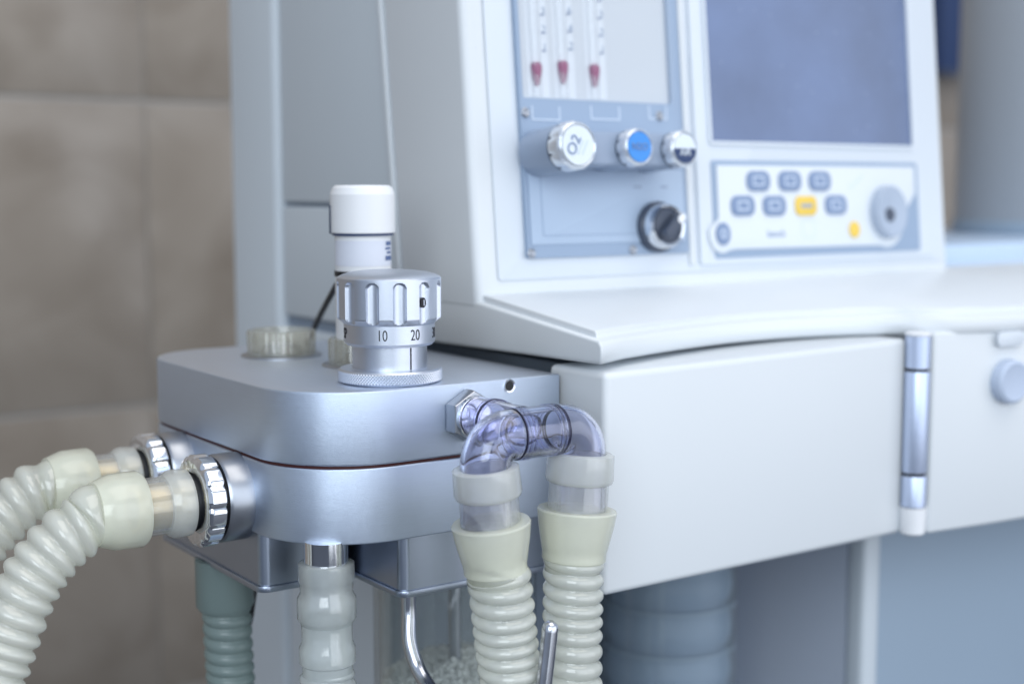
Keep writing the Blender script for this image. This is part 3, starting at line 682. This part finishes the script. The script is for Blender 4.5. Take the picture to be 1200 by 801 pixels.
cpts = [sc+Vector((-.010, .004, .052)), onp(403, 318, 1, sc.y+.004), onp(391, 340, 1, sc.y+.030), onp(377, 366, 1, sc.y+.062), onp(367, 387, 1, sc.y+.086), onp(362, 398, 1, sc.y+.094), onp(360, 403, 1, sc.y+.10)]
bpy.context.view_layer.update(); inv = sen.matrix_world.inverted()
finish('cable', sweep_bm([inv @ p for p in resample(smooth_path(cpts, 12), .0015)], lambda s, a: .0016, 12, True), 'black', sen)

# ------------------------------------------------------------------ clear T connector
YBAR = onp(628, 506, 0, NX.x).y
zbar = onp(632, 505, 1, YBAR).z
XLg = onp(569, 548, 1, YBAR).x; XRg = onp(681, 532, 1, YBAR).x
tee = thing('tee_connector', 'clear violet tee connector with two elbows plugged into the block front', 'connector', (NX.x, YBAR, zbar))
TO = Vector((NX.x, YBAR, zbar))
def tube_bm(path, ro, ri, segs=48):
    """hollow pipe: outer and inner wall with closed annular ends"""
    bm = bmesh.new(); n = len(path); t0 = (path[1]-path[0]).normalized(); ref = Vector((0, 1, 0)) if abs(t0.y) < .8 else Vector((1, 0, 0)); u = (ref-t0*ref.dot(t0)).normalized(); O_, I_ = [], []
    for i, p in enumerate(path):
        t = (path[min(i+1, n-1)]-path[max(i-1, 0)]).normalized(); u = (u-t*u.dot(t)).normalized(); v = t.cross(u)
        for L_, r in ((O_, ro(i) if callable(ro) else ro), (I_, ri)):
            L_.append([bm.verts.new(p+(u*math.cos(a)+v*math.sin(a))*r) for a in (2*math.pi*k/segs for k in range(segs))])
    def quad(a, b, flip):
        for k in range(segs):
            f = (a[k], a[(k+1) % segs], b[(k+1) % segs], b[k]); bm.faces.new(f[::-1] if flip else f)
    for a, b in zip(O_, O_[1:]): quad(a, b, False)
    for a, b in zip(I_, I_[1:]): quad(a, b, True)
    quad(O_[0], I_[0], True); quad(O_[-1], I_[-1], False)
    return bm
def tpart(name, bm, m, parent=None, smooth=40):
    if parent is None: bmesh.ops.translate(bm, vec=-TO, verts=bm.verts)
    else: bmesh.ops.translate(bm, vec=-TO, verts=bm.verts)
    return finish(name, bm, m, parent or tee, smooth)
RO, RI, RB = .0107, .0088, .0113
def elbow_path(xleg, sgn, zend):
    # from the bar end down into the hose cuff
    cx = xleg+sgn*RB; p = [Vector((cx+sgn*.002, YBAR, zbar))]
    for k in range(13):
        a = R(90*k/12); p.append(Vector((cx-sgn*RB*math.sin(a), YBAR, zbar-RB+RB*math.cos(a))))
    p.append(Vector((xleg, YBAR, zend)))
    return p
tpart('elbow', tube_bm(elbow_path(XLg, 1, zbar-.041), RO, RI), 'elbow')
tpart('elbow', tube_bm(elbow_path(XRg, -1, zbar-.041), RO, RI), 'elbow')
xa, xb = XLg+RB+.0025, XRg-RB-.0025
tpart('crossbar', tube_bm([Vector((xa+(xb-xa)*k/6, YBAR, zbar)) for k in range(7)], RO*1.02, RI), 'elbow')
ybeg = YF-.0108
tpart('stem', tube_bm([Vector((NX.x, ybeg, zbar)), Vector((NX.x, ybeg-.012, zbar)), Vector((NX.x, YBAR+RO*.96, zbar))], .0096, .0080), 'elbow')
for x in (xa+.0003, xb-.0003):
    tpart('swivel_ring', lathe_bm([(-.0003, RO*.93), (-.0003, RO*1.028), (.0003, RO*1.028), (.0003, RO*.93)], 48, closed=True, mw=frame_of((x, YBAR, zbar), (1, 0, 0))), 'oring')
for x in (xa+.0022, xb-.0022, xa+.0045, xb-.0045):
    tpart('moulded_rib', lathe_bm([(-.0004, RO*1.0), (-.0004, RO*1.06), (.0004, RO*1.06), (.0004, RO*1.0)], 48, closed=True, mw=frame_of((x, YBAR, zbar), (1, 0, 0))), 'elbow')
for y, m in ((ybeg-.0135, 'oring'), (ybeg-.0155, 'elbow'), (ybeg-.0115, 'elbow')):
    tpart('moulded_rib' if m == 'elbow' else 'swivel_ring', lathe_bm([(-.0004, .0096), (-.0004, .0103), (.0004, .0103), (.0004, .0096)], 48, closed=True, mw=frame_of((NX.x, y, zbar), (0, 1, 0))), m)

# ------------------------------------------------------------------ hoses
PITCHL = .0064
def corr(ro, amp, s0, helix=1, pitch=PITCHL, power=.55):
    def f(s, a):
        ph = ((s-s0+.0011*math.sin(s*61+ro*9e4)+.0006*math.sin(s*171))/pitch + helix*a/(2*math.pi)) % 1.0
        w = abs(math.sin(math.pi*ph))**power
        e = min(1, .5+max(0, (s-s0)/.005)); j = 1+.012*math.sin(s*83+a+ro*5e4)*math.sin(s*37)
        return (ro-amp*1.0+amp*w*e)*j
    return f
def wall(prof, th):      # closed shell profile from the outer (s, r) list
    return prof+[(s, r-th) for s, r in reversed(prof)]
def hose(name, label, group, base, d0, cuffs, path, ro=.0137, amp=.0030, tm='hose', helix=1, segs=40, s0=0, pitch=PITCHL, power=.55):
    t = thing(name, label, 'hose', base, 0, group); B = Vector(base)
    mw = frame_of(Vector((0, 0, 0)), d0)
    for nm, prof, m, th in cuffs:
        finish(nm, lathe_bm(wall(prof, th), 64, closed=True, mw=mw), m, t, 40)
    pth = resample(smooth_path([Vector(p)-B for p in path], 20), pitch/11)
    cf = corr(ro, amp, s0, helix, pitch, power); tb = finish('corrugated_tube', sweep_bm(pth, cf, segs), tm, t, 0, False); tb.data.shade_smooth()
    at = tb.data.attributes.new('rib', 'FLOAT', 'POINT'); vals = []; s = 0.0
    for i, p in enumerate(pth):
        if i: s += (p-pth[i-1]).length
        vals += [(cf(s, 2*math.pi*q/segs)-(ro-amp))/amp for q in range(segs)]
    at.data.foreach_set('value', vals)
    return t
G1 = 'milky corrugated breathing hoses'
sleeveprof = [(.0245, .0142), (.0251, .0152), (.0312, .0157), (.0330, .0152), (.0355, .0134)]
midprof = [(.0347, .0132), (.0475, .0132)]
bootprof = [(.0462, .0138), (.0462, .0162), (.0480, .0172), (.0600, .0168), (.0650, .0150), (.0672, .0142)]
left_cuffs = [('cuff_ring', sleeveprof, 'sleeve', .0022), ('clear_neck', midprof, 'clearmid', .0012), ('boot', bootprof, 'cuff', .0022)]
for i, p in enumerate(PORTS):
    if i == 0: px = [(100, 613), (76.5, 630), (51, 658), (31, 691), (16, 728), (3, 765), (-9, 800), (-22, 850), (-30, 920)]
    else: px = [(43, 574), (18, 592), (-7, 616), (-29, 643), (-46, 670), (-60, 710), (-70, 760), (-78, 830)]
    st = [p+Vector((-.0635, 0, 0)), p+Vector((-.0670, 0, -.0002))]
    pts = st+[onp(x, y, 1, p.y) for x, y in px]
    pts.append(pts[-1]+Vector((-.01, 0, -.12)))
    hose('breathing_hose', ('front one of the two milky hoses curving left from the chrome side ports', 'rear one of the two milky hoses, partly hidden, leaving the far chrome side port')[i], G1, p, (-1, 0, 0), left_cuffs, pts, ro=.0139, amp=.0027, pitch=.0070, power=.95)
# the pair under the tee connector
for i, (xg, cy, pxs) in enumerate(((XLg, 561, [(579, 650), (584, 672), (591, 730), (600, 801), (608, 860)]), (XRg, 543, [(674.5, 622), (672, 650), (671, 720), (671, 801), (671, 860)]))):
    top = onp(570 if i == 0 else 679, 547 if i == 0 else 530, 1, YBAR); top.x = xg
    low = onp(*pxs[0], 1, YBAR); d = (low-top).normalized(); sc_ = .00036
    k = .6/FPX*(.98 if i == 0 else 1.02)       # metres per photo pixel here
    def s_(px): return px*k
    cuffs = [('cuff_ring', [(0, s_(36)), (s_(1.5), s_(39)), (s_(30), s_(40)), (s_(34), s_(38.5)), (s_(36), s_(35))], 'sleeve', .0022),
             ('clear_neck', [(s_(33), s_(35)), (s_(74), s_(35))], 'clearmid', .0012),
             ('boot', [(s_(66), s_(40)), (s_(66), s_(45.5)), (s_(68), s_(46.8)), (s_(84), s_(44.6)), (s_(112), s_(39.0)), (s_(116), s_(37.8)), (s_(125), s_(37.5)), (s_(126), s_(36.5))], 'cuff', .0024)]
    pts = [top+d*s_(121), top+d*s_(130)]+[onp(x, y, 1, YBAR) for x, y in pxs[1:]]
    pts.append(pts[-1]+Vector((.004, 0, -.12)))
    hose('breathing_hose', ('milky hose hanging straight down from the left elbow of the clear tee', 'milky hose hanging straight down from the right elbow of the clear tee')[i], G1, top, d, cuffs, pts, ro=.0138 if i == 0 else .0134, power=.5)
# centre hose on the bottom stub
k = .60/FPX; c0 = Vector((stub.x, stub.y, ZB-.009))
cz = [('cuff_ring', [(0, 31*k), (1*k, 34*k), (20*k, 35*k), (24*k, 33*k), (36*k, 32*k), (44*k, 36*k), (68*k, 36*k), (72*k, 34*k), (76*k, 31.5*k)], 'cleartube', .0018),
      ('clear_neck', [(74*k, 31.5*k), (98*k, 31*k), (106*k, 34.5*k), (124*k, 34.5*k), (127*k, 31*k), (140*k, 31*k)], 'cleartube', .0014)]
hose('breathing_hose', 'milky hose hanging from the chrome stub under the block centre', G1, c0, (0, 0, -1), cz, [c0+Vector((0, 0, -136*k)), c0+Vector((0, 0, -.09)), c0+Vector((0, 0, -.15)), c0+Vector((0, 0, -.25))], ro=35*k, amp=.0026, tm='cleartube')
# shaded hose behind
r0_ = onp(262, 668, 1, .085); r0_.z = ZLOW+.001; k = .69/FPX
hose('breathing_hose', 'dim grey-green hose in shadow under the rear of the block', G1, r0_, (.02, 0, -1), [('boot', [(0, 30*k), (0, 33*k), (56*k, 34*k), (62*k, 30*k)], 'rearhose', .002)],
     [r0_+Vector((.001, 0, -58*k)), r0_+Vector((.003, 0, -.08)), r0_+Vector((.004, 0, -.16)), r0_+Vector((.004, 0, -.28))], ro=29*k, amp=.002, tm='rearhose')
cb = thing('thin_cable', 'thin dark cable hanging beside the dim rear hose', 'cable', r0_)
cbp = [onp(305, 690, 1, .09), onp(294, 722, 1, .09), onp(287, 746, 1, .092), onp(284, 790, 1, .095), onp(283, 860, 1, .10)]; cbp[0].z = ZLOW
finish('cable', sweep_bm([p-r0_ for p in resample(smooth_path(cbp, 10), .003)], lambda s, a: .0014, 10, True), 'black', cb)

# ------------------------------------------------------------------ absorber canister
CC = onp(533, 720, 1, .046); CC.z = .70; CR = .0425
can = thing('absorber_canister', 'clear absorber canister partly filled with white granules under the block', 'canister', CC)
ch = ZLOW-.002-CC.z
finish('wall', lathe_bm([(0, 0), (0, CR), (ch-.004, CR), (ch-.004, CR-.0025), (.003, CR-.0025), (.003, 0)], 72), 'acryl', can)
finish('lid', lathe_bm([(ch-.007, 0), (ch-.007, CR*.9), (ch-.004, CR*.96), (ch, CR*.96), (ch, 0)], 64), 'darkgrey', can)
finish('bottom_ring', lathe_bm([(-.004, 0), (-.004, CR+.002), (.006, CR+.002), (.006, CR+.0005)], 64), 'cabinet', can)
finish('centre_tube', lathe_bm([(.003, 0), (.003, .0034), (ch-.006, .0034)], 32), 'steel', can)
bm = bmesh.new(); hg = ch-.070
ico = bmesh.new(); bmesh.ops.create_icosphere(ico, subdivisions=1, radius=1); IV = [v.co.copy() for v in ico.verts]; IF = [[v.index for v in f.verts] for f in ico.faces]; ico.free()
def gran(p, r):
    q = Matrix.Rotation(random.uniform(0, 6), 3, Vector((random.random(), random.random(), random.random()+.1)).normalized()); sc3 = Vector((r*random.uniform(.85, 1.15), r*random.uniform(.85, 1.1), r*random.uniform(.9, 1.15)))
    vs_ = [bm.verts.new(p+q @ Vector((c.x*sc3.x, c.y*sc3.y, c.z*sc3.z))) for c in IV]
    for f in IF: bm.faces.new([vs_[i] for i in f])
gr = .0016
for j in range(14):
    for kk in range(230):
        a = 2*math.pi*(kk+random.random())/230; gran(Vector((math.cos(a)*(CR-.005-random.random()*.0012), math.sin(a)*(CR-.005-random.random()*.0012), hg-.0008-j*.0024-random.random()*.0016)), gr)
for kk in range(2300):
    rr = (CR-.005)*math.sqrt(random.random()); a = random.uniform(0, 6.283); gran(Vector((rr*math.cos(a), rr*math.sin(a), hg+random.uniform(-.003, .003)+.007*(1-rr/CR)+.003*math.sin(a*2))), gr)
g = finish('granules', bm, 'granule', can, 0); g['kind'] = 'stuff'
finish('granule_bed', lathe_bm([(.004, 0), (.004, CR-.0068), (hg-.003, CR-.0068), (hg+.002, 0)], 48), 'granule', can)

# ------------------------------------------------------------------ bellows chamber
bc = onp(783, 740, 1, .085); BB = Vector((bc.x, bc.y, .62)); br = 80*.875/FPX
bel = thing('bellows_chamber', 'clear ribbed bellows cylinder in the shade under the white door', 'bellows', BB)
bh = ZDB+.028-.62
finish('cylinder', lathe_bm([(0, br), (bh, br), (bh, br-.002), (0, br-.002)], 64, closed=True), 'acryl', bel)
finish('end_plate', lathe_bm([(-.006, 0), (-.006, br+.003), (0, br+.003), (0, 0)], 64), 'cabinet', bel)
pf = [(.001, 0)]
for k_ in range(9):
    finish('clear_ring', lathe_bm([(.0035+k_*.027, br*.985), (.0035+k_*.027, br*.998), (.0050+k_*.027, br*.998), (.0050+k_*.027, br*.985)], 64, closed=True), 'cabinet', bel)
    z = .001+k_*.027; pf += [(z+.0135*q/4, br*(.82+.10*math.sin(math.pi*q/8))) for q in range(8)]
finish('bellows', lathe_bm(pf+[(.25, 0)], 64), 'belly', bel, 60)
finish('guide_rod', lathe_bm([(0, .003), (bh, .003)], 16, mw=Matrix.Translation((br*1.06, 0, 0))), 'hinge', bel)

bpy.context.view_layer.update()
